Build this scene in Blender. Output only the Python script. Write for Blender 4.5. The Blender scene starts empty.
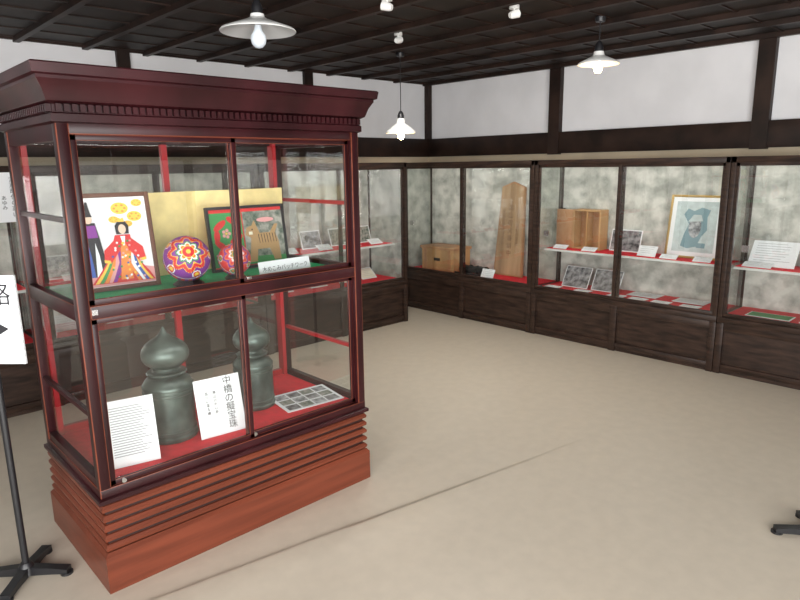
import bpy, bmesh, math, random
from mathutils import Vector, Matrix
random.seed(4)
S=bpy.context.scene
try:
    S.view_settings.view_transform='Standard'
except Exception: pass
R=math.radians

# ---------------------------------------------------------------- materials
_m={}
def mat(name,col,rough=.5,metal=0,em=None,es=0,noise=0,scale=8,stretch=(1,1,1),col2=None,bump=0,detail=4,spec=None,lo=.35,hi=.65):
    if name in _m: return _m[name]
    m=bpy.data.materials.new(name); m.use_nodes=True
    nt=m.node_tree; b=nt.nodes['Principled BSDF']
    c=tuple(col)+(1,)
    b.inputs['Base Color'].default_value=c
    b.inputs['Roughness'].default_value=rough
    b.inputs['Metallic'].default_value=metal
    if spec is not None: b.inputs['Specular IOR Level'].default_value=spec
    if em:
        b.inputs['Emission Color'].default_value=tuple(em)+(1,)
        b.inputs['Emission Strength'].default_value=es
    if noise or col2 or bump:
        tc=nt.nodes.new('ShaderNodeTexCoord'); mp=nt.nodes.new('ShaderNodeMapping')
        mp.inputs['Scale'].default_value=stretch
        n=nt.nodes.new('ShaderNodeTexNoise'); n.inputs['Scale'].default_value=scale; n.inputs['Detail'].default_value=detail
        nt.links.new(tc.outputs['Object'],mp.inputs[0]); nt.links.new(mp.outputs[0],n.inputs['Vector'])
        r=nt.nodes.new('ShaderNodeValToRGB')
        if col2: c2=tuple(col2)+(1,); c1=c
        else:
            c1=tuple(max(0,x*(1-noise)) for x in col)+(1,); c2=tuple(min(1,x*(1+noise)) for x in col)+(1,)
        r.color_ramp.elements[0].position=lo; r.color_ramp.elements[1].position=hi
        r.color_ramp.elements[0].color=c1; r.color_ramp.elements[1].color=c2
        nt.links.new(n.outputs[0],r.inputs[0]); nt.links.new(r.outputs[0],b.inputs['Base Color'])
        if bump:
            bp=nt.nodes.new('ShaderNodeBump'); bp.inputs['Strength'].default_value=bump; bp.inputs['Distance'].default_value=.01
            nt.links.new(n.outputs[0],bp.inputs['Height']); nt.links.new(bp.outputs[0],b.inputs['Normal'])
    _m[name]=m; return m

def glass_mat():
    m=bpy.data.materials.new('clear_glass'); m.use_nodes=True; nt=m.node_tree
    nt.nodes.clear()
    o=nt.nodes.new('ShaderNodeOutputMaterial'); mx=nt.nodes.new('ShaderNodeMixShader')
    t=nt.nodes.new('ShaderNodeBsdfTransparent'); g=nt.nodes.new('ShaderNodeBsdfGlossy')
    t.inputs[0].default_value=(.96,.98,.97,1); g.inputs['Roughness'].default_value=.0
    lw=nt.nodes.new('ShaderNodeLayerWeight'); lw.inputs[0].default_value=.5
    p=nt.nodes.new('ShaderNodeMath'); p.operation='POWER'; p.inputs[1].default_value=4
    q=nt.nodes.new('ShaderNodeMath'); q.operation='MULTIPLY_ADD'; q.inputs[1].default_value=.6; q.inputs[2].default_value=.12
    nt.links.new(lw.outputs['Facing'],p.inputs[0]); nt.links.new(p.outputs[0],q.inputs[0])
    nt.links.new(q.outputs[0],mx.inputs[0]); nt.links.new(t.outputs[0],mx.inputs[1]); nt.links.new(g.outputs[0],mx.inputs[2])
    nt.links.new(mx.outputs[0],o.inputs[0]); return m
GLASS=glass_mat()
M_dark=mat('dark_stained_wood',(.030,.016,.011),.42,noise=.5,scale=6,stretch=(1,1,6),spec=.35)
M_beam=mat('beam_wood',(.020,.010,.007),.5,noise=.5,scale=5,spec=.3)
M_ceil=mat('ceiling_boards',(.018,.012,.009),.6,noise=.5,scale=4,spec=.3)
M_plaster=mat('white_plaster',(.76,.76,.78),.9,noise=.04,scale=3)
M_beige=mat('beige_wall',(.56,.47,.34),.9,noise=.06,scale=3)
M_floor=mat('beige_floor_sheet',(.585,.515,.42),.36,noise=.03,scale=14,detail=10,bump=.03)
M_back=mat('mottled_paper',(.30,.31,.28),.9,col2=(.62,.62,.57),scale=9,detail=12,lo=.32,hi=.62)
M_redcloth=mat('red_felt',(.72,.012,.03),.9,noise=.1,scale=30)
M_green=mat('green_felt',(.02,.46,.17),.9,noise=.1,scale=30)
M_shelf=mat('shelf_white',(.70,.72,.70),.5)
M_tube=mat('fluorescent_light',(1,1,1),.5,em=(1,.97,.90),es=12)
M_cabfill=mat('cabinet_fill_glow',(1,1,1),.5,em=(1,.98,.94),es=18)  # glow added inside the cabinet to lift its dark shelves
M_cab=mat('burgundy_lacquer',(.028,.0048,.0065),.36,noise=.35,scale=5,stretch=(1,1,.3),spec=.32)
M_cabred=mat('red_lacquer',(.36,.012,.018),.35)
M_base=mat('red_brown_wood',(.150,.036,.018),.38,noise=.2,scale=4,stretch=(.4,1,6),spec=.35)
M_groove=mat('groove_dark',(.02,.005,.004),.6)
M_bronze=mat('patina_bronze',(.035,.050,.045),.36,metal=.5,col2=(.13,.165,.145),scale=9,detail=12,bump=.25)
M_white=mat('white_paper',(.82,.84,.86),.8)
M_cream=mat('cream_paper',(.82,.78,.64),.8)
M_black=mat('black_plastic',(.012,.012,.014),.4)
M_ink=mat('ink_black',(.02,.02,.025),.8)
M_text=mat('small_print',(.32,.32,.34),.8)
M_gold=mat('gold_leaf',(.86,.70,.32),.5,metal=.05,noise=.10,scale=12)
M_goldf=mat('gilt_frame',(.45,.30,.10),.35,metal=.4)
M_steel=mat('steel',(.6,.6,.6),.25,metal=1)
M_wood=mat('pale_wood',(.46,.27,.12),.6,noise=.25,scale=6,stretch=(1,1,.15))
M_wood2=mat('cedar_wood',(.40,.21,.10),.6,noise=.25,scale=6,stretch=(1,1,.15))
M_plank=mat('weathered_plank',(.38,.25,.14),.75,noise=.3,scale=7,stretch=(1,1,.12))
M_fade=mat('faded_ink',(.20,.12,.07),.8)
M_woodd=mat('dark_cedar',(.11,.04,.02),.6,noise=.2,scale=6)
M_enamel=mat('white_enamel',(.80,.80,.78),.3)
M_red=mat('art_red',(.65,.03,.03),.7); M_blue=mat('art_blue',(.04,.10,.40),.7)
M_purple=mat('art_purple',(.22,.03,.28),.7); M_yel=mat('art_yellow',(.85,.55,.08),.7)
M_pink=mat('art_pink',(.75,.35,.35),.7); M_leaf=mat('art_green',(.05,.28,.08),.7)
M_skin=mat('art_skin',(.75,.55,.42),.7); M_org=mat('art_orange',(.8,.25,.05),.7)
M_brown=mat('art_brown',(.45,.27,.12),.7); M_mapb=mat('map_blue',(.22,.34,.38),.8)
M_map2=mat('map_paper',(.52,.60,.60),.8,noise=.1,scale=20)
M_bw=mat('bw_photo_image',(.03,.03,.035),.4,col2=(.35,.35,.36),scale=22,detail=6)
M_bw2=mat('bw_photo_image_pale',(.10,.11,.12),.4,col2=(.55,.56,.58),scale=30,detail=6)
M_print=mat('colour_print_image',(.06,.10,.07),.4,col2=(.40,.38,.34),scale=35,detail=6)
M_iron=mat('dark_iron',(.03,.03,.03),.5,metal=.5,noise=.3,scale=12)
M_bulbw=mat('bulb_warm',(1,1,1),.5,em=(1,.62,.26),es=75)
M_bulbc=mat('bulb_cool',(.75,.8,.85),.2,em=(.8,.9,1),es=.12)

# ---------------------------------------------------------------- builder
class B:
    def __init__(s): s.bm=bmesh.new(); s.mats=[]
    def mi(s,m):
        if m not in s.mats: s.mats.append(m)
        return s.mats.index(m)
    def box(s,x0,x1,y0,y1,z0,z1,m,bev=0):
        v=[s.bm.verts.new(p) for p in [(x0,y0,z0),(x1,y0,z0),(x1,y1,z0),(x0,y1,z0),(x0,y0,z1),(x1,y0,z1),(x1,y1,z1),(x0,y1,z1)]]
        i=s.mi(m); fs=[]
        for q in [(0,3,2,1),(4,5,6,7),(0,1,5,4),(1,2,6,5),(2,3,7,6),(3,0,4,7)]:
            f=s.bm.faces.new([v[k] for k in q]); f.material_index=i; fs.append(f)
        if bev:
            es=list({e for f in fs for e in f.edges})
            bmesh.ops.bevel(s.bm,geom=es,offset=bev,segments=2,affect='EDGES',profile=.5)
    def poly(s,pts,m):
        f=s.bm.faces.new([s.bm.verts.new(p) for p in pts]); f.material_index=s.mi(m); return f
    def prism(s,pts,y0,y1,m):       # outline in xz, extruded in y
        i=s.mi(m)
        a=[s.bm.verts.new((x,y0,z)) for x,z in pts]; b=[s.bm.verts.new((x,y1,z)) for x,z in pts]
        s.bm.faces.new(a).material_index=i; s.bm.faces.new(b[::-1]).material_index=i
        n=len(pts)
        for k in range(n):
            s.bm.faces.new((a[k],b[k],b[(k+1)%n],a[(k+1)%n])).material_index=i
    def lathe(s,prof,c,m,seg=40,M=None):
        i=s.mi(m) if not callable(m) else None
        rings=[]
        for r,z in prof:
            if r<1e-6: pts=[Vector((0,0,z))]
            else: pts=[Vector((r*math.cos(2*math.pi*k/seg),r*math.sin(2*math.pi*k/seg),z)) for k in range(seg)]
            if M: pts=[M@p for p in pts]
            rings.append([s.bm.verts.new(p+Vector(c)) for p in pts])
        for j in range(len(rings)-1):
            a,b=rings[j],rings[j+1]
            for k in range(seg):
                k2=(k+1)%seg
                if len(a)==1 and len(b)==1: continue
                if len(a)==1: vs=(a[0],b[k],b[k2])
                elif len(b)==1: vs=(a[k],b[0],a[k2])
                else: vs=(a[k],b[k],b[k2],a[k2])
                f=s.bm.faces.new(vs); f.smooth=True
                f.material_index=i if i is not None else s.mi(m(j,k))
    def cyl(s,p0,p1,r,m,seg=12):
        p0=Vector(p0);p1=Vector(p1);d=p1-p0
        M=d.to_track_quat('Z','Y').to_matrix()
        s.lathe([(0,0),(r,0),(r,d.length),(0,d.length)],p0,m,seg,M)
    def rloft(s,x0,x1,y0,y1,prof,m):
        i=s.mi(m); rg=[]
        for o,z in prof:
            rg.append([s.bm.verts.new(p) for p in [(x0-o,y0-o,z),(x1+o,y0-o,z),(x1+o,y1+o,z),(x0-o,y1+o,z)]])
        for a,b in zip(rg,rg[1:]):
            for k in range(4): s.bm.faces.new((a[k],a[(k+1)%4],b[(k+1)%4],b[k])).material_index=i
        s.bm.faces.new(rg[0][::-1]).material_index=i; s.bm.faces.new(rg[-1]).material_index=i
    def obj(s,name,loc=(0,0,0),rot=(0,0,0),parent=None,recalc=True):
        if recalc: bmesh.ops.recalc_face_normals(s.bm,faces=s.bm.faces)
        me=bpy.data.meshes.new(name); s.bm.to_mesh(me); s.bm.free()
        for m in s.mats: me.materials.append(m)
        me.set_sharp_from_angle(angle=R(38))
        o=bpy.data.objects.new(name,me); S.collection.objects.link(o)
        o.location=loc; o.rotation_euler=rot
        if parent: o.parent=parent
        return o

def text(parent,body,size,x,y,z,m=None,flat=False,ax='CENTER',sp=1.0,rz=0):
    cu=bpy.data.curves.new('lettering','FONT'); cu.body=body; cu.size=size
    cu.align_x=ax; cu.align_y='CENTER'; cu.space_line=sp
    o=bpy.data.objects.new('lettering',cu); S.collection.objects.link(o)
    cu.materials.append(m or M_ink)
    o.location=(x,y,z); o.rotation_euler=(0,0,rz) if flat else (R(90),0,0)
    o.parent=parent; return o

def ell(cx,cz,rx,rz,n=20,a=0):
    return [(cx+rx*math.cos(t)*math.cos(a)-rz*math.sin(t)*math.sin(a), cz+rx*math.cos(t)*math.sin(a)+rz*math.sin(t)*math.cos(a)) for t in [2*math.pi*k/n for k in range(n)]]

# ---------------------------------------------------------------- room shell
XW,YW,ZC=5.45,5.25,2.52
XB,YB=-2.0,-2.5
b=B(); b.box(XB-.1,XW+.1,YB-.1,YW+.1,-.1,0,M_floor); b.obj('floor')
b=B(); b.box(XB-.1,XW+.1,YB-.1,YW+.1,ZC,ZC+.05,M_ceil); b.obj('ceiling')
b=B()
x=-1.9
while x<XW: b.box(x-.02,x+.02,YB,YW,ZC-.035,ZC,M_beam); x+=.455
y=-2.3
while y<YW: b.box(XB,XW,y-.006,y+.006,ZC-.008,ZC,M_beam); y+=.30
b.obj('trim_ceiling_battens')
ZN=1.70
b=B(); b.box(XB,XW+.1,YW,YW+.1,0,1.6,M_back); b.box(XB,XW+.1,YW,YW+.1,1.6,ZN,M_beige); b.box(XB,XW+.1,YW,YW+.1,ZN,ZC,M_plaster); b.obj('wall_left')
b=B(); b.box(XW,XW+.1,YB,YW,0,1.6,M_back); b.box(XW,XW+.1,YB,YW,1.6,ZN,M_beige); b.box(XW,XW+.1,YB,YW,ZN,ZC,M_plaster); b.obj('wall_right')
b=B()
b.box(XB,XW,YW-.05,YW,ZN,1.90,M_beam,.004); b.box(XB,XW,YW-.02,YW,ZC-.02,ZC,M_beam)
for xx in (.25,2.01,3.76): b.box(xx-.05,xx+.05,YW-.035,YW,ZN,ZC,M_beam)
b.obj('trim_beam_left')
b=B()
b.box(XW-.05,XW,YB,YW-.03,ZN,1.90,M_beam,.004); b.box(XW-.02,XW,YB,YW-.03,ZC-.02,ZC,M_beam)
for yy in (3.52,1.70,-.12): b.box(XW-.06,XW,yy-.06,yy+.06,ZN-.01,ZC,M_beam)
b.box(XW-.06,XW,YW-.06,YW,ZN,ZC,M_beam)
b.obj('trim_beam_right')
# walls behind the viewer, with two unseen windows added at the corner for light
b=B(); b.box(1.6,XW+.1,YB-.1,YB,0,ZC,M_plaster); b.box(XB,1.6,YB-.1,YB,2.3,ZC,M_plaster); b.box(XB,1.6,YB-.1,YB,0,.35,M_plaster)
for xx in (1.6,3.4,5.2): b.box(xx-.05,xx+.05,YB,YB+.03,0,ZC,M_beam)
b.box(1.6,XW,YB,YB+.04,1.70,1.88,M_beam); b.obj('wall_back')
b=B(); b.box(XB-.1,XB,1.3,YW+.1,0,ZC,M_plaster); b.box(XB-.1,XB,YB,1.3,2.3,ZC,M_plaster); b.box(XB-.1,XB,YB,1.3,0,.35,M_plaster)
for yy in (1.3,3.1,4.9): b.box(XB,XB+.03,yy-.05,yy+.05,0,ZC,M_beam)
b.box(XB,XB+.04,1.3,YW,1.70,1.88,M_beam); b.obj('wall_side')
b=B()  # frames for the two added windows
for k in range(5): b.box(-1.98+.88*k,-1.93+.88*k,YB-.06,YB-.02,.35,2.3,M_beam)
b.box(XB,1.6,YB-.06,YB-.02,.35,.40,M_beam); b.box(XB,1.6,YB-.06,YB-.02,2.25,2.3,M_beam); b.obj('added_window_1')
b=B()
for k in range(5): b.box(XB-.06,XB-.02,-2.48+.93*k,-2.43+.93*k,.35,2.3,M_beam)
b.box(XB-.06,XB-.02,YB,1.3,.35,.40,M_beam); b.box(XB-.06,XB-.02,YB,1.3,2.25,2.3,M_beam); b.obj('added_window_2')

# raised edge where two floor sheets overlap
b=B(); n=60; rows=[[] for _ in range(5)]
for k in range(n+1):
    t=k/n; X=-.6+5.5*t; Y=2.33-.16*(X+.2)
    u=min(1,max(0,(3.3-X)/2.0)); h=.012*u*u*(3-2*u)
    for r,(dy,hh) in enumerate(((0,0.0),(-.010,h*.8+.0006),(-.03,h+.0006),(-.14,h*.25+.0006),(-.30,.0006))):
        rows[r].append(b.bm.verts.new((X,Y+dy,hh)))
far=[b.bm.verts.new((v.co.x,YB+.02,.0006)) for v in rows[0]]
rows.append(far); i=b.mi(M_floor)
for r in range(5):
    for k in range(n):
        f=b.bm.faces.new((rows[r][k],rows[r+1][k],rows[r+1][k+1],rows[r][k+1])); f.material_index=i; f.smooth=True
b.obj('floor_sheet')

# ---------------------------------------------------------------- wall showcases
def showcase(L,D,loc,rz,shelf=True):
    H=1.635; b=B(); f=M_dark
    b.box(.0,L,.02,D,.0,.06,f)                       # plinth
    b.box(0,L,.0,D,.40,.445,f,.003)                   # deck
    b.box(.01,L-.01,.03,.045,.06,.40,f)              # recessed panel
    for xx in (0,L/2-.03,L-.05): b.box(xx,xx+(.05 if xx!=L/2-.03 else .06),0,.04,.0,.40,f,.003)
    b.box(.05,L-.05,.005,.04,.03,.075,f,.003); b.box(.05,L-.05,.005,.04,.34,.40,f,.003)
    b.box(0,.035,0,.05,.445,H,f,.003); b.box(L-.035,L,0,.05,.445,H,f,.003)
    b.box(0,.02,D-.03,D,0,H,f); b.box(L-.02,L,D-.03,D,0,H,f)
    b.box(0,L,0,.05,H-.045,H,f,.003)
    b.box(0,L,0.05,D,H-.015,H,f)
    b.box(.035,L-.035,.012,.035,.445,.475,f,.003)
    # sliding door stiles
    T=H-.045
    b.box(L/2-.028,L/2+.002,.008,.024,.475,T,f,.002); b.box(L/2-.002,L/2+.028,.026,.042,.475,T,f,.002)
    for a,c in ((.035,.055),(L-.055,L-.035)): b.box(a,c,.012,.035,.475,T,f)
    b.box(.035,L-.035,.012,.035,T-.022,T,f)
    b.box(.02,L-.02,D-.02,D-.008,.445,H-.015,M_back)
    b.box(.03,L-.03,.06,D-.02,.445,.452,M_redcloth)
    if shelf:
        b.box(.03,L-.03,.16,D-.02,.80,.812,M_shelf); b.box(.03,L-.03,.19,D-.02,.812,.816,M_redcloth)
        b.box(.03,L-.03,.155,.16,.797,.812,M_shelf)
        for xx in (.3,L/2,L-.3): b.box(xx-.01,xx+.01,D-.2,D-.02,.775,.80,M_steel)
    b.box(.08,L-.08,.07,.10,T-.005,T+.02,M_tube)
    b.box(.05,L-.05,.06,.11,T+.02,T+.03,M_enamel)
    b.box(.12,.17,.004,.012,.95,1.0,M_steel)
    o=b.obj('wall_showcase',loc,(0,0,rz))
    g=B()
    g.poly([(.04,.03,.46),(L/2,.03,.46),(L/2,.03,T),(.04,.03,T)],GLASS)
    g.poly([(L/2,.02,.46),(L-.04,.02,.46),(L-.04,.02,T),(L/2,.02,T)],GLASS)
    for xx in (.012,L-.012): g.poly([(xx,.05,.45),(xx,D-.03,.45),(xx,D-.03,T),(xx,.05,T)],GLASS)
    g.obj('glass_doors',parent=o)
    return o
XR=4.95; YL=4.62
showcase(1.76,.49,(XR,5.18,0),R(-90),False)
showcase(1.69,.49,(XR,3.415,0),R(-90))
showcase(1.69,.49,(XR,1.72,0),R(-90))
showcase(1.69,.60,(2.79,YL,0),0)
showcase(1.69,.60,(1.09,YL,0),0)
showcase(1.69,.60,(-.61,YL,0),0)

# ---------------------------------------------------------------- small exhibit helpers
RW=R(-90)
def sheet(name,w,h,loc,rz=0,lean=0,face=M_white,border=None,bw=.01,th=.004,lines=0,flat=False):
    """card whose back-bottom edge is the origin; front towards local -y; flat: lying"""
    b=B(); b.box(-w/2,w/2,-th,0,0,h,border or M_white)
    b.poly([(-w/2+bw,-th-.0008,bw),(w/2-bw,-th-.0008,bw),(w/2-bw,-th-.0008,h-bw),(-w/2+bw,-th-.0008,h-bw)],face)
    for k in range(lines):
        z=h*(.88-.76*k/max(1,lines)); b.box(-w*.40,w*(.40-.25*random.random()),-th-.0014,-th-.0008,z,z+h*.009+.0008,M_text)
    return b.obj(name,loc,(R(-90) if flat else -lean,0,rz))
def framed(name,w,h,loc,rz,lean,fm,fw=.02,th=.02,bg=M_white,mw=0,art=None):
    b=B()
    b.box(-w/2,-w/2+fw,-th,0,0,h,fm,.002); b.box(w/2-fw,w/2,-th,0,0,h,fm,.002)
    b.box(-w/2+fw,w/2-fw,-th,0,0,fw,fm,.002); b.box(-w/2+fw,w/2-fw,-th,0,h-fw,h,fm,.002)
    b.box(-w/2+fw,w/2-fw,-th*.6,0,fw,h-fw,M_white if mw else bg)
    if mw:
        q=fw+mw; b.poly([(-w/2+q,-th*.6-.001,q),(w/2-q,-th*.6-.001,q),(w/2-q,-th*.6-.001,h-q),(-w/2+q,-th*.6-.001,h-q)],bg)
    L=[0]
    def P(pts,m):
        L[0]+=1; yy=-th*.6-.001-.00012*L[0]; b.poly([(px,yy,pz) for px,pz in pts],m)
    if art: art(P)
    return b.obj(name,loc,(-lean,0,rz))

# right wall, bay 1
b=B(); b.box(-.24,.24,-.28,0,0,.235,M_wood,.004); b.box(-.255,.255,-.295,.01,.235,.265,M_wood2,.004)
for xx in (-.18,.18): b.box(xx-.02,xx+.02,-.288,-.28,.0,.235,M_wood2)
b.box(-.04,.04,-.292,-.28,.11,.14,M_iron)
b.obj('wooden_chest',(5.36,4.76,.453),(0,0,RW))
b=B(); b.prism([(-.18,0),(.18,0),(.14,.92),(0,.975),(-.14,.92)],-.035,0,M_wood2)
b.prism([(-.165,.015),(.165,.015),(.128,.91),(0,.958),(-.128,.91)],-.039,-.035,M_plank)
o=b.obj('inscribed_wooden_board',(5.33,3.96,.453),(R(-5),0,RW))
text(o,'高\n山\n町\n火\n番\n組\n中',.065,-.0,-.041,.47,M_fade,sp=1.2); text(o,'天\n保\n三\n年\n六\n月\n吉\n日',.045,-.09,-.041,.5,M_fade); text(o,'御\n用\n心\n堂\n町\n内\n安\n全',.045,.09,-.041,.5,M_fade)
b=B()
for k,(xx,yy,a) in enumerate(((-.10,-.1,0),(.0,-.12,.3),(.12,-.1,-.2))):
    M=Matrix.Rotation(a,3,'Z')@Matrix.Rotation(R(90),3,'Y')
    b.lathe([(0,-.07),(.035,-.07),(.045,-.03),(.038,.03),(.05,.07),(0,.075)],(xx,yy,.05),M_iron,20,M)
b.cyl((-.17,-.2,.012),(.17,-.17,.012),.012,M_iron); b.cyl((.08,-.05,.01),(.16,-.16,.01),.01,M_iron)
b.obj('iron_fittings',(5.25,4.30,.453),(0,0,RW))
sheet('paper_label',.16,.10,(5.03,4.02,.455),RW,R(25),M_white,lines=4)
# bay 2 mid shelf
Z1=.817; Z0=.453
b=B(); t=.015
b.box(-.06,.22,-.14,0,0,t,M_wood); b.box(-.06,.22,-.14,0,.35,.365,M_wood); b.box(-.06,-.045,-.14,0,t,.35,M_wood); b.box(.205,.22,-.14,0,t,.35,M_wood)
b.box(-.045,.205,-.02,0,t,.35,M_wood2); b.box(.07,.08,-.13,-.02,t,.35,M_wood)
b.box(-.25,-.075,-.12,-.10,0,.36,M_wood2,.003); b.box(-.25,-.235,-.10,0,0,.36,M_woodd); b.box(-.09,-.075,-.10,0,0,.36,M_woodd)
b.obj('open_wooden_box',(5.40,3.12,Z1),(0,0,RW))
sheet('black_and_white_photograph',.29,.20,(5.34,2.70,Z1),RW,R(15),M_bw)
def mapart(P):
    P([(-.10,.10),(-.04,.08),(.03,.10),(.06,.18),(.10,.24),(.09,.34),(.11,.40),(.04,.42),(-.02,.39),(-.07,.41),(-.10,.36),(-.05,.28),(-.08,.20)],M_mapb)
    P(ell(.0,.26,.05,.09),M_bw2); P([(-.06,.30),(-.02,.36),(.04,.36),(.06,.31)],M_map2)
    P([(.03,.09),(.10,.09),(.10,.13),(.03,.13)],M_mapb)
framed('framed_map',.44,.52,(5.30,2.09,Z1),RW,R(9),M_goldf,.018,.02,M_map2,.035,mapart)
sheet('paper_label',.16,.10,(5.18,2.42,Z1),RW,R(35),M_white,lines=4)
for yy in (3.25,2.95,2.22,1.95): sheet('paper_label',.14,.06,(5.15,yy,Z1),RW,R(60),M_white,lines=3)
# bay 2 lower
sheet('black_and_white_photograph',.27,.21,(5.21,3.11,Z0),RW,R(28),M_bw,bw=.006)
sheet('black_and_white_photograph',.27,.21,(5.21,2.80,Z0),RW,R(28),M_bw,bw=.006)
for yy in (3.26,2.95,2.62,2.42,2.22,1.98): sheet('paper_label',.15,.09,(5.05,yy,Z0+.005),RW,flat=True,face=M_white,lines=4)
for yy in (2.45,2.05): sheet('paper_document',.26,.18,(5.20,yy,Z0+.005),RW,flat=True,face=M_white,lines=7)
# bay 3
sheet('paper_document',.32,.22,(5.24,1.48,Z1),RW,R(35),M_white,lines=8)
framed('framed_print',.30,.32,(5.33,1.13,Z1),RW,R(10),M_woodd,.02,.02,M_cream,.03)
sheet('paper_label',.20,.08,(5.15,1.55,Z1),RW,R(70),M_white,lines=3)
sheet('paper_document',.30,.16,(5.08,1.42,Z0+.005),RW,flat=True,face=M_leaf,lines=0)
sheet('paper_document',.22,.16,(5.08,1.10,Z0+.005),RW,flat=True,face=M_cream,lines=6)
# left wall showcases
for (x0) in (4.25,3.95,3.6,3.2,2.98,2.5,2.1,1.7,1.35,.8,.4):
    sheet('black_and_white_photograph',.24,.18,(x0,5.05,Z1),0,R(18),random.choice((M_bw,M_bw2,M_print)))
    sheet('paper_label',.16,.09,(x0+.03,4.86,Z1),0,R(60),M_white,lines=4)
    sheet('paper_document',.20,.15,(x0-.03,4.92,Z0),0,R(50),random.choice((M_white,M_cream,M_bw2)),lines=5)
b=B(); b.box(-.09,.09,-.006,0,0,.31,M_white); o=b.obj('hanging_caption_card',(.955,YL-.003,1.285))
text(o,'江\n戸\n時\n代\nの\n高\n山',.036,.045,-.008,.155); text(o,'あ\nゆ\nみ',.030,-.01,-.008,.12)

# ---------------------------------------------------------------- freestanding display cabinet
cx0,cx1,cy0,cy1=.655,1.955,2.34,3.04
b=B()
b.rloft(cx0,cx1,cy0,cy1,[(.0,0),(.012,.0),(.012,.15),(.0,.165)],M_base)
b.box(cx0+.012,cx1-.012,cy0+.012,cy1-.012,.16,.37,M_groove)
z=.168
for k in range(5):
    b.rloft(cx0+.004,cx1-.004,cy0+.004,cy1-.004,[(-.012,z),(.006,z+.004),(.008,z+.016),(.0,z+.027),(-.012,z+.029)],M_base); z+=.0405
b.rloft(cx0,cx1,cy0,cy1,[(.0,.365),(.012,.37),(.012,.385),(.0,.392)],M_cab)
p=.042
b.box(cx0,cx1,cy0,cy1,.388,.425,M_cab,.003)
b.box(cx0+.045,cx1-.045,cy0+.04,cy1-.02,.425,.43,M_redcloth)
for xx in (cx0,cx1-p):
    b.box(xx,xx+p,cy0,cy0+p,.42,1.76,M_cab,.004)
    b.box(xx,xx+p,cy1-p,cy1,.42,1.76,M_cab,.004)
# red inner faces / back frame
b.box(cx0+p,cx1-p,cy1-.035,cy1-.01,1.06,1.12,M_cabred); b.box(cx0+p,cx1-p,cy1-.035,cy1-.01,.42,.46,M_cabred)
b.box(cx0+p,cx1-p,cy1-.035,cy1-.01,1.715,1.75,M_cab)
xm=(cx0+cx1)/2
b.box(xm-.014,xm+.014,cy1-.035,cy1-.01,.42,1.75,M_cabred)
for xx in (cx0+p-.001,cx1-p-.022): b.box(xx,xx+.022,cy1-p-.012,cy1-.006,.42,1.75,M_cabred)
for xx in (cx0+.004,cx1-.034):
    b.box(xx,xx+.03,cy0+p,cy1-p,1.07,1.13,M_cab,.002)
    for zz in (.70,1.42): b.box(xx+.006,xx+.024,cy0+p,cy1-p,zz,zz+.018,M_cabred if xx>1 else M_cab)
    b.box(xx,xx+.03,cy0+p,cy1-p,1.70,1.76,M_cab); b.box(xx,xx+.03,cy0+p,cy1-p,.42,.455,M_cab)
# front rails and sliding door frames
b.box(cx0+p,cx1-p,cy0+.002,cy0+.045,1.075,1.125,M_cab,.003)
b.box(cx0+p,cx1-p,cy0+.006,cy0+.045,1.72,1.76,M_cab,.003)
for z0,z1 in ((.425,1.075),(1.125,1.72)):
    for a,c,yo in ((cx0+p,xm+.014,.010),(xm-.014,cx1-p,.026)):
        y0=cy0+yo
        b.box(a,a+.022,y0,y0+.014,z0,z1,M_cab,.002); b.box(c-.022,c,y0,y0+.014,z0,z1,M_cab,.002)
        b.box(a,c,y0,y0+.014,z0,z0+.022,M_cab,.002); b.box(a,c,y0,y0+.014,z1-.02,z1,M_cab,.002)
# deck for the upper shelf
b.box(cx0+.035,cx1-.035,cy0+.045,cy1-.036,1.085,1.105,M_cab); b.box(cx0+.04,cx1-.04,cy0+.047,cy1-.038,1.105,1.11,M_green)
# added glowing strips, tucked behind the rails to brighten the exhibits
b.box(cx0+.08,cx1-.08,cy0+.055,cy0+.075,1.732,1.748,M_cabfill); b.box(cx0+.08,cx1-.08,cy0+.055,cy0+.075,1.068,1.084,M_cabfill)
# cornice
b.rloft(cx0,cx1,cy0,cy1,[(.0,1.755),(.012,1.76),(.012,1.785),(.004,1.79),(.004,1.815),(.024,1.825),(.028,1.835),(.036,1.86),(.050,1.885),(.054,1.89),(.054,1.90),(.066,1.905),(.071,1.935),(.066,1.94)],M_cab)
n=52
for k in range(n):
    xx=cx0-.0+(cx1-cx0)*(k+.5)/n
    b.box(xx-.008,xx+.008,cy0-.020,cy0-.003,1.792,1.816,M_cab)
n=28
for k in range(n):
    yy=cy0+(cy1-cy0)*(k+.5)/n
    b.box(cx0-.020,cx0-.003,yy-.008,yy+.008,1.792,1.816,M_cab); b.box(cx1+.003,cx1+.020,yy-.008,yy+.008,1.792,1.816,M_cab)
# locks, brackets
b.box(xm+.03,xm+.055,cy0+.016,cy0+.027,1.135,1.15,M_steel,.002)
b.cyl((cx0+.09,cy0+.012,.437),(cx0+.09,cy0-.002,.437),.009,M_steel); b.cyl((xm+.02,cy0+.028,.437),(xm+.02,cy0+.012,.437),.009,M_steel)
b.box(cx0+.045,cx0+.065,cy0-.003,cy0+.006,1.093,1.112,M_steel)
cab=b.obj('display_cabinet')
g=B()
for z0,z1 in ((.44,1.06),(1.14,1.71)):
    for a,c,yo in ((cx0+p,xm,.017),(xm,cx1-p,.033)):
        g.poly([(a,cy0+yo,z0),(c,cy0+yo,z0),(c,cy0+yo,z1),(a,cy0+yo,z1)],GLASS)
    g.poly([(cx0+p,cy1-.02,z0),(cx1-p,cy1-.02,z0),(cx1-p,cy1-.02,z1),(cx0+p,cy1-.02,z1)],GLASS)
    for xx in (cx0+.019,cx1-.019): g.poly([(xx,cy0+p,z0),(xx,cy1-p,z0),(xx,cy1-p,z1),(xx,cy0+p,z1)],GLASS)
g.obj('glass_panes',parent=cab)

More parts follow.
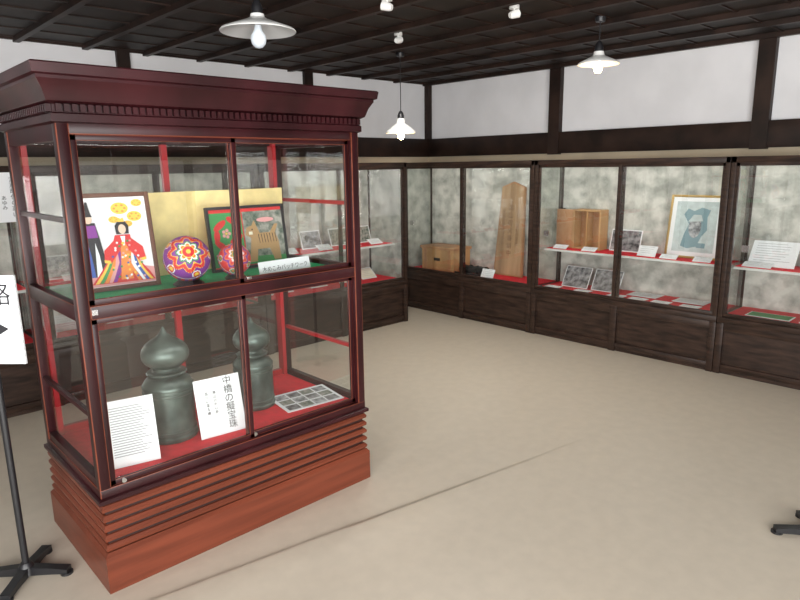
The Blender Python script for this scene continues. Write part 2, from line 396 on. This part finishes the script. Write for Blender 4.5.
# upper exhibits
ZU=1.111
rr=random.Random(7)
def hina(P):
    P([(-.145,.02),(.145,.02),(.145,.08),(.04,.10),(-.145,.09)],M_pink)
    for q in ((.03,.335,.035),(.085,.30,.03),(.0,.29,.02),(.10,.355,.022),(.055,.27,.018)):
        P(ell(q[0],q[1],q[2],q[2]*.7),M_yel)
        for k in range(6): P(ell(q[0]+q[2]*.6*math.cos(k*1.05),q[1]+q[2]*.4*math.sin(k*1.05),q[2]*.16,q[2]*.12,8),M_org)
    # male doll
    P([(-.135,.06),(-.05,.06),(-.055,.14),(-.065,.22),(-.075,.28),(-.115,.28),(-.13,.20)],M_ink)
    P([(-.135,.06),(-.10,.06),(-.105,.14),(-.115,.22),(-.13,.20)],M_blue); P([(-.095,.06),(-.07,.06),(-.075,.15),(-.085,.2)],M_white)
    P([(-.12,.22),(-.07,.22),(-.075,.27),(-.115,.27)],M_purple)
    P(ell(-.098,.295,.014,.018),M_skin); P([(-.115,.305),(-.082,.305),(-.088,.325),(-.094,.365),(-.102,.365),(-.110,.325)],M_ink)
    # layered robes
    P([(-.12,.030),(.135,.028),(.115,.065),(.075,.12),(.060,.185),(.055,.225),(-.005,.225),(-.02,.185),(-.04,.13),(-.09,.065)],M_red)
    for c,(a,d) in zip((M_yel,M_leaf,M_org,M_pink,M_purple),((-.108,.0),(-.090,.010),(-.072,.020),(-.055,.028),(-.038,.036))):
        P([(a,.032),(a+.014,.032),(a+.052+d*.2,.075+d),(.0,.175),(-.005,.175),(a+.035,.075+d)],c)
    for c,(a,d) in zip((M_yel,M_blue,M_white,M_org),((.126,.0),(.110,.012),(.094,.02),(.076,.03))):
        P([(a,.03),(a-.012,.03),(a-.05,.08+d),(.05,.175),(.055,.175),(a-.034,.08+d)],c)
    # outspread sleeves
    P([(.0,.215),(-.055,.165),(-.060,.115),(-.035,.11),(.01,.165)],M_red); P([(.05,.215),(.10,.17),(.108,.115),(.08,.11),(.04,.165)],M_red)
    P([(-.060,.115),(-.035,.11),(-.036,.122),(-.060,.127)],M_yel); P([(.108,.115),(.08,.11),(.08,.122),(.108,.127)],M_yel)
    P([(-.005,.04),(.045,.04),(.04,.17),(.025,.20),(.01,.17)],M_org); P([(.015,.22),(.035,.22),(.028,.18),(.022,.18)],M_white)
    for k in range(40):
        u=rr.random(); zz=.04+.16*u; xx=.025+(rr.random()-.5)*.19*(1-u*.6)
        P(ell(xx,zz,.005,.005,6),rr.choice((M_yel,M_white,M_pink,M_leaf,M_blue)))
    P([(-.0,.228),(.050,.228),(.052,.262),(.040,.280),(.010,.280),(-.002,.262)],M_ink); P(ell(.025,.248,.015,.020),M_skin); P([(.012,.278),(.038,.278),(.034,.296),(.025,.290),(.016,.296)],M_yel)
framed('framed_hina_doll_picture',.31,.40,(.935,2.68,ZU),R(-3),R(9),M_woodd,.018,.02,M_white,0,hina)
def ball(name,r,loc,pal,k0):
    b=B(); seg=120; rings=64
    prof=[(r*math.sin(math.pi*j/rings) if 0<j<rings else 0,-r*math.cos(math.pi*j/rings)) for j in range(rings+1)]
    M=Vector((-.30,-.85,.42)).to_track_quat('Z','Y').to_matrix()
    def mm(j,k):
        t=(rings-j-.5)/rings*math.pi; ph=2*math.pi*(k+.5)/seg+k0
        if t<.10: return pal[3]
        if t<.26+.14*abs(math.cos(4*ph)): return pal[1] if int(t*34)%3 else pal[3]
        if t<.33+.14*abs(math.cos(4*ph)): return pal[2]
        if t<.40+.14*abs(math.cos(4*ph)): return pal[4]
        if t<.62+.12*math.cos(8*ph): return pal[0]
        if t<.68+.12*math.cos(8*ph): return pal[3]
        if t<.86+.10*math.cos(8*ph): return pal[5]
        if t<.90+.10*math.cos(8*ph): return pal[3]
        if t<1.35:
            c=math.cos(5*ph)
            d=(t-1.15)**2*12+(1-c)
            if d<.12: return pal[3]
            if d<.38: return pal[1]
            if d<.55: return pal[2]
            return pal[0]
        if t<1.42: return pal[2]
        return pal[0] if int(ph*6)%2 else pal[5]
    b.lathe(prof,(0,0,r+.018),mm,seg,M)
    b.lathe([(0,0),(r*.62,0),(r*.68,.008),(r*.5,.02),(r*.45,.024),(r*.30,.016),(0,.014)],(0,0,0),M_black,32)
    b.obj(name,loc)
ball('temari_ball',.097,(1.17,2.56,ZU),(M_purple,M_red,M_white,M_yel,M_leaf,M_red),0)
ball('temari_ball',.072,(1.385,2.545,ZU),(M_red,M_leaf,M_white,M_org,M_pink,M_purple),.6)
b=B(); X=[-.38,-.13,.13,.38]; Yv=[-.0,.03,.0,.03]
for k in range(3):
    x0,x1,y0,y1=X[k],X[k+1],Yv[k],Yv[k+1]; i=b.mi(M_gold)
    q=[(x0,y0),(x1,y1),(x1,y1+.01),(x0,y0+.01)]
    lo=[b.bm.verts.new((u,v,0)) for u,v in q]; hi=[b.bm.verts.new((u,v,.385)) for u,v in q]
    b.bm.faces.new(lo[::-1]).material_index=i; b.bm.faces.new(hi).material_index=i
    for j in range(4): b.bm.faces.new((lo[j],lo[(j+1)%4],hi[(j+1)%4],hi[j])).material_index=i
b.obj('gold_folding_screen',(1.51,2.88,ZU))
def dog(P):
    P([(-.20,.02),(-.03,.02),(-.03,.28),(-.20,.28)],M_leaf)
    for q in ((-.15,.22,.04,.6),(-.08,.24,.035,-.5),(-.15,.12,.045,-.7),(-.07,.15,.04,.5),(-.11,.06,.04,.1),(-.06,.20,.03,1.2),(-.17,.17,.03,1.5)): P(ell(q[0],q[1],q[2],.016,16,q[3]),M_red)
    for q in ((-.12,.18,.016),(-.06,.09,.014),(-.17,.07,.013)):
        for k in range(5): P(ell(q[0]+q[2]*math.cos(k*1.257),q[1]+q[2]*math.sin(k*1.257),q[2]*.55,q[2]*.55,8),M_pink)
        P(ell(q[0],q[1],q[2]*.4,q[2]*.4,8),M_yel)
    P([(-.025,.02),(.20,.02),(.20,.28),(-.025,.28)],M_print)
    P([(-.025,.02),(.20,.02),(.20,.05),(-.025,.06)],M_leaf)
    P([(-.01,.03),(.03,.03),(.04,.09),(.11,.09),(.13,.03),(.17,.03),(.165,.12),(.15,.17),(.17,.21),(.15,.21),(.12,.17),(.06,.17),(.045,.21),(.035,.235),(.02,.21),(-.01,.20),(-.02,.165),(.01,.15)],M_brown)
    for k in range(7): P([(.05+.016*k,.165),(.054+.016*k,.165),(.058+.016*k,.12),(.055+.016*k,.12)],M_ink)
    P([(-.0,.165),(.02,.165),(.02,.18),(.0,.18)],M_cream); P(ell(.02,.19,.004,.004),M_ink); P(ell(.10,.235,.05,.012),M_pink)
framed('framed_animal_picture',.43,.31,(1.60,2.77,ZU),R(0),R(8),M_black,.014,.02,M_red,0,dog)
o=sheet('title_card',.29,.075,(1.60,2.46,ZU),R(4),R(12),M_white,bw=.003)
text(o,'木めこみパッチワーク',.026,0,-.006,.038)
# lower exhibits
ZL=.431
def giboshi(loc,s=1):
    b=B()
    pr=[(0,0),(.108,0),(.112,.006),(.112,.018),(.106,.024),(.106,.035),(.109,.038),(.109,.045),(.106,.048),(.105,.205),(.109,.208),(.109,.218),(.105,.221),(.105,.232),(.109,.235),(.109,.245),(.104,.252),(.092,.270),(.070,.281),(.060,.284),(.060,.290),
        (.082,.292),(.086,.298),(.082,.304),(.062,.306),(.056,.312),(.056,.322),(.070,.330),(.088,.345),(.099,.365),(.101,.385),(.096,.405),(.082,.425),(.060,.442),(.038,.455),(.022,.468),(.012,.482),(.005,.498),(0,.503)]
    b.lathe([(r*s,z*s) for r,z in pr],(0,0,0),M_bronze,48)
    b.obj('bronze_giboshi_finial',loc)
giboshi((1.065,2.63,ZL)); giboshi((1.525,2.69,ZL),.90)
sheet('paper_document',.19,.27,(.835,2.455,ZL),R(-12),R(13),M_white,bw=.003,lines=20)
o=sheet('caption_panel',.21,.26,(1.235,2.47,ZL),R(-6),R(13),M_white,bw=.003)
text(o,'中\n橋\nの\n擬\n宝\n珠',.042,.045,-.007,.135,sp=.95); text(o,'高\n山\nの\n中\n心\n部',.016,-.02,-.007,.15,sp=1.1);text(o,'宮\n川\nに\n架\nる\n橋',.016,-.055,-.007,.15,sp=1.1)
b=B(); b.box(-.16,.16,-.11,.11,0,.004,M_white)
for i in range(4):
    for j in range(3):
        x=-.145+.074*i; y=-.098+.067*j
        b.poly([(x,y,.0048),(x+.066,y,.0048),(x+.066,y+.055,.0048),(x,y+.055,.0048)],(M_bw,M_print,M_bw2)[(i+j)%3])
b.obj('photo_sheet',(1.745,2.56,ZL+.007),(R(3),0,R(-6)))

# ---------------------------------------------------------------- direction sign stands
def stand(loc,rz,rb):
    b=B()
    b.cyl((0,0,.03),(0,0,.93),.013,M_black,16)
    b.lathe([(0,.012),(.035,.012),(.03,.04),(.018,.06),(0,.06)],(0,0,0),M_black,20)
    for a in (0,90):
        c=math.cos(R(a+rb)); s_=math.sin(R(a+rb)); d=Vector((c,s_,0)); nn=Vector((-s_,c,0))
        for sg in (-1,1):
            v=[]
            for t,w,h in ((0,.019,.045),(.10,.017,.035),(.165,.02,.028)):
                pp=d*sg*t; v.append([b.bm.verts.new(pp+nn*w+Vector((0,0,.008))),b.bm.verts.new(pp-nn*w+Vector((0,0,.008))),b.bm.verts.new(pp-nn*w+Vector((0,0,h))),b.bm.verts.new(pp+nn*w+Vector((0,0,h)))])
            i=b.mi(M_black)
            for p0,p1 in zip(v,v[1:]):
                for k in range(4): b.bm.faces.new((p0[k],p0[(k+1)%4],p1[(k+1)%4],p1[k])).material_index=i
            b.bm.faces.new(v[-1]).material_index=i
            e=d*sg*.155; b.lathe([(0,0),(.024,0),(.024,.01),(0,.01)],(e.x,e.y,0),M_black,16)
    b.box(-.135,.135,-.022,-.014,.90,1.235,M_white,.001)
    b.prism([(.03,1.07),(.088,1.035),(.03,1.0)],-.0235,-.022,M_ink); b.box(-.09,.03,-.0235,-.022,1.025,1.045,M_ink)
    for z in (.95,1.18): b.box(-.02,.02,-.014,.014,z,z+.03,M_black)
    o=b.obj('direction_sign_stand',loc,(0,0,rz))
    text(o,'順路',.092,0.022,-.0235,1.16)
    return o
stand((.445,2.69,0),R(-45),5)
stand((2.99,.55,0),R(-90),35)

# ---------------------------------------------------------------- pendants and ceiling fittings
def pendant(x,y,z,r,bm_,k=1.0,hh=1.0):
    b=B()
    b.lathe([(r,0),(r*1.01,.004),(r*.97,.012*hh),(r*.6,.036*hh),(r*.3,.055*hh),(.034,.066*hh),(.032,.08*hh),(0,.08*hh)],(0,0,0),M_enamel,48)
    b.lathe([(r,0),(r*.6,.028*hh),(.03,.05*hh),(0,.05*hh)],(0,0,0),M_enamel,48)
    t=.075*hh
    b.lathe([(0,t),(.028,t),(.028,t+.03),(.02,t+.055),(.008,t+.07),(0,t+.07)],(0,0,0),M_black,24)
    b.lathe([(q*k,w*k+.01*(1-k)) for q,w in [(0,-.075),(.018,-.07),(.032,-.055),(.037,-.035),(.034,-.015),(.02,.005),(.015,.03),(0,.03)]],(0,0,0),bm_,24)
    b.cyl((0,0,t+.06),(0,0,ZC-z-.03),.0035,M_black,8)
    b.lathe([(0,-.0),(.03,0),(.035,.02),(.035,.03),(0,.03)],(0,0,ZC-z-.035),M_black,20)
    b.obj('pendant_lamp',(x,y,z))
pendant(1.72,2.78,2.235,.178,M_bulbc)
pendant(3.80,3.98,1.872,.125,M_bulbw,.75,1.5)
pendant(3.90,2.225,2.225,.13,M_bulbw,.75)
def spot(x,y,a):
    b=B(); b.lathe([(0,-.02),(.03,-.02),(.03,0),(0,0)],(0,0,0),M_enamel,20)
    b.cyl((0,0,-.02),(0,0,-.04),.006,M_enamel)
    M=(Matrix.Rotation(a,3,'Z')@Matrix.Rotation(R(75),3,'Y'))
    b.lathe([(0,-.03),(.016,-.03),(.022,-.015),(.024,.03),(.018,.03),(.015,.0),(0,0)],(0,0,-.05),M_enamel,20,M)
    b.obj('ceiling_spotlight',(x,y,ZC-.0))
spot(3.25,3.42,.3); spot(3.25,2.42,-.4); spot(2.55,2.77,2)

# ---------------------------------------------------------------- light
w=bpy.data.worlds.new('World'); S.world=w; w.use_nodes=True
w.node_tree.nodes['Background'].inputs[0].default_value=(.95,.97,1,1)
w.node_tree.nodes['Background'].inputs[1].default_value=2.5
def area(name,loc,target,sx,sy,e,col):
    l=bpy.data.lights.new(name,'AREA'); l.shape='RECTANGLE'; l.size=sx; l.size_y=sy; l.energy=e; l.color=col
    o=bpy.data.objects.new(name,l); S.collection.objects.link(o); o.location=loc
    o.rotation_euler=(Vector(target)-Vector(loc)).to_track_quat('-Z','Y').to_euler()
area('added_fill_light',(-.2,YB+.03,1.32),(-.2,5,1.32),3.5,1.9,230,(1,.99,.97))  # area lights added in both made-up openings to brighten the room
area('added_fill_light',(XB+.03,-.6,1.32),(5,-.6,1.32),3.7,1.9,225,(1,.99,.97))
def spotl(name,loc,target,e,ang):
    l=bpy.data.lights.new(name,'SPOT'); l.energy=e; l.spot_size=R(ang); l.spot_blend=1; l.shadow_soft_size=.12; l.color=(1,.96,.9)
    o=bpy.data.objects.new(name,l); S.collection.objects.link(o); o.location=loc
    o.rotation_euler=(Vector(target)-Vector(loc)).to_track_quat('-Z','Y').to_euler()
spotl('spotlight_beam',(3.27,3.43,2.40),(3.9,3.8,0),75,150)
spotl('spotlight_beam',(3.27,2.42,2.40),(3.4,2.3,0),50,150)

# ---------------------------------------------------------------- camera
pitch=R(12.04); roll=.014
D=Vector((.687,.727,0)).normalized(); Rr=Vector((D.y,-D.x,0)); Z=Vector((0,0,1))
F=D*math.cos(pitch)-Z*math.sin(pitch); U=D*math.sin(pitch)+Z*math.cos(pitch)
cxv=Rr*math.cos(roll)-U*math.sin(roll); cu=Rr*math.sin(roll)+U*math.cos(roll)
cd=bpy.data.cameras.new('camera'); cd.sensor_width=36; cd.lens=628/800*36; cd.clip_start=.05
co=bpy.data.objects.new('camera',cd); S.collection.objects.link(co)
M=Matrix((cxv,cu,-F)).transposed().to_4x4(); M.translation=Vector((0,0,1.6)); co.matrix_world=M
S.camera=co
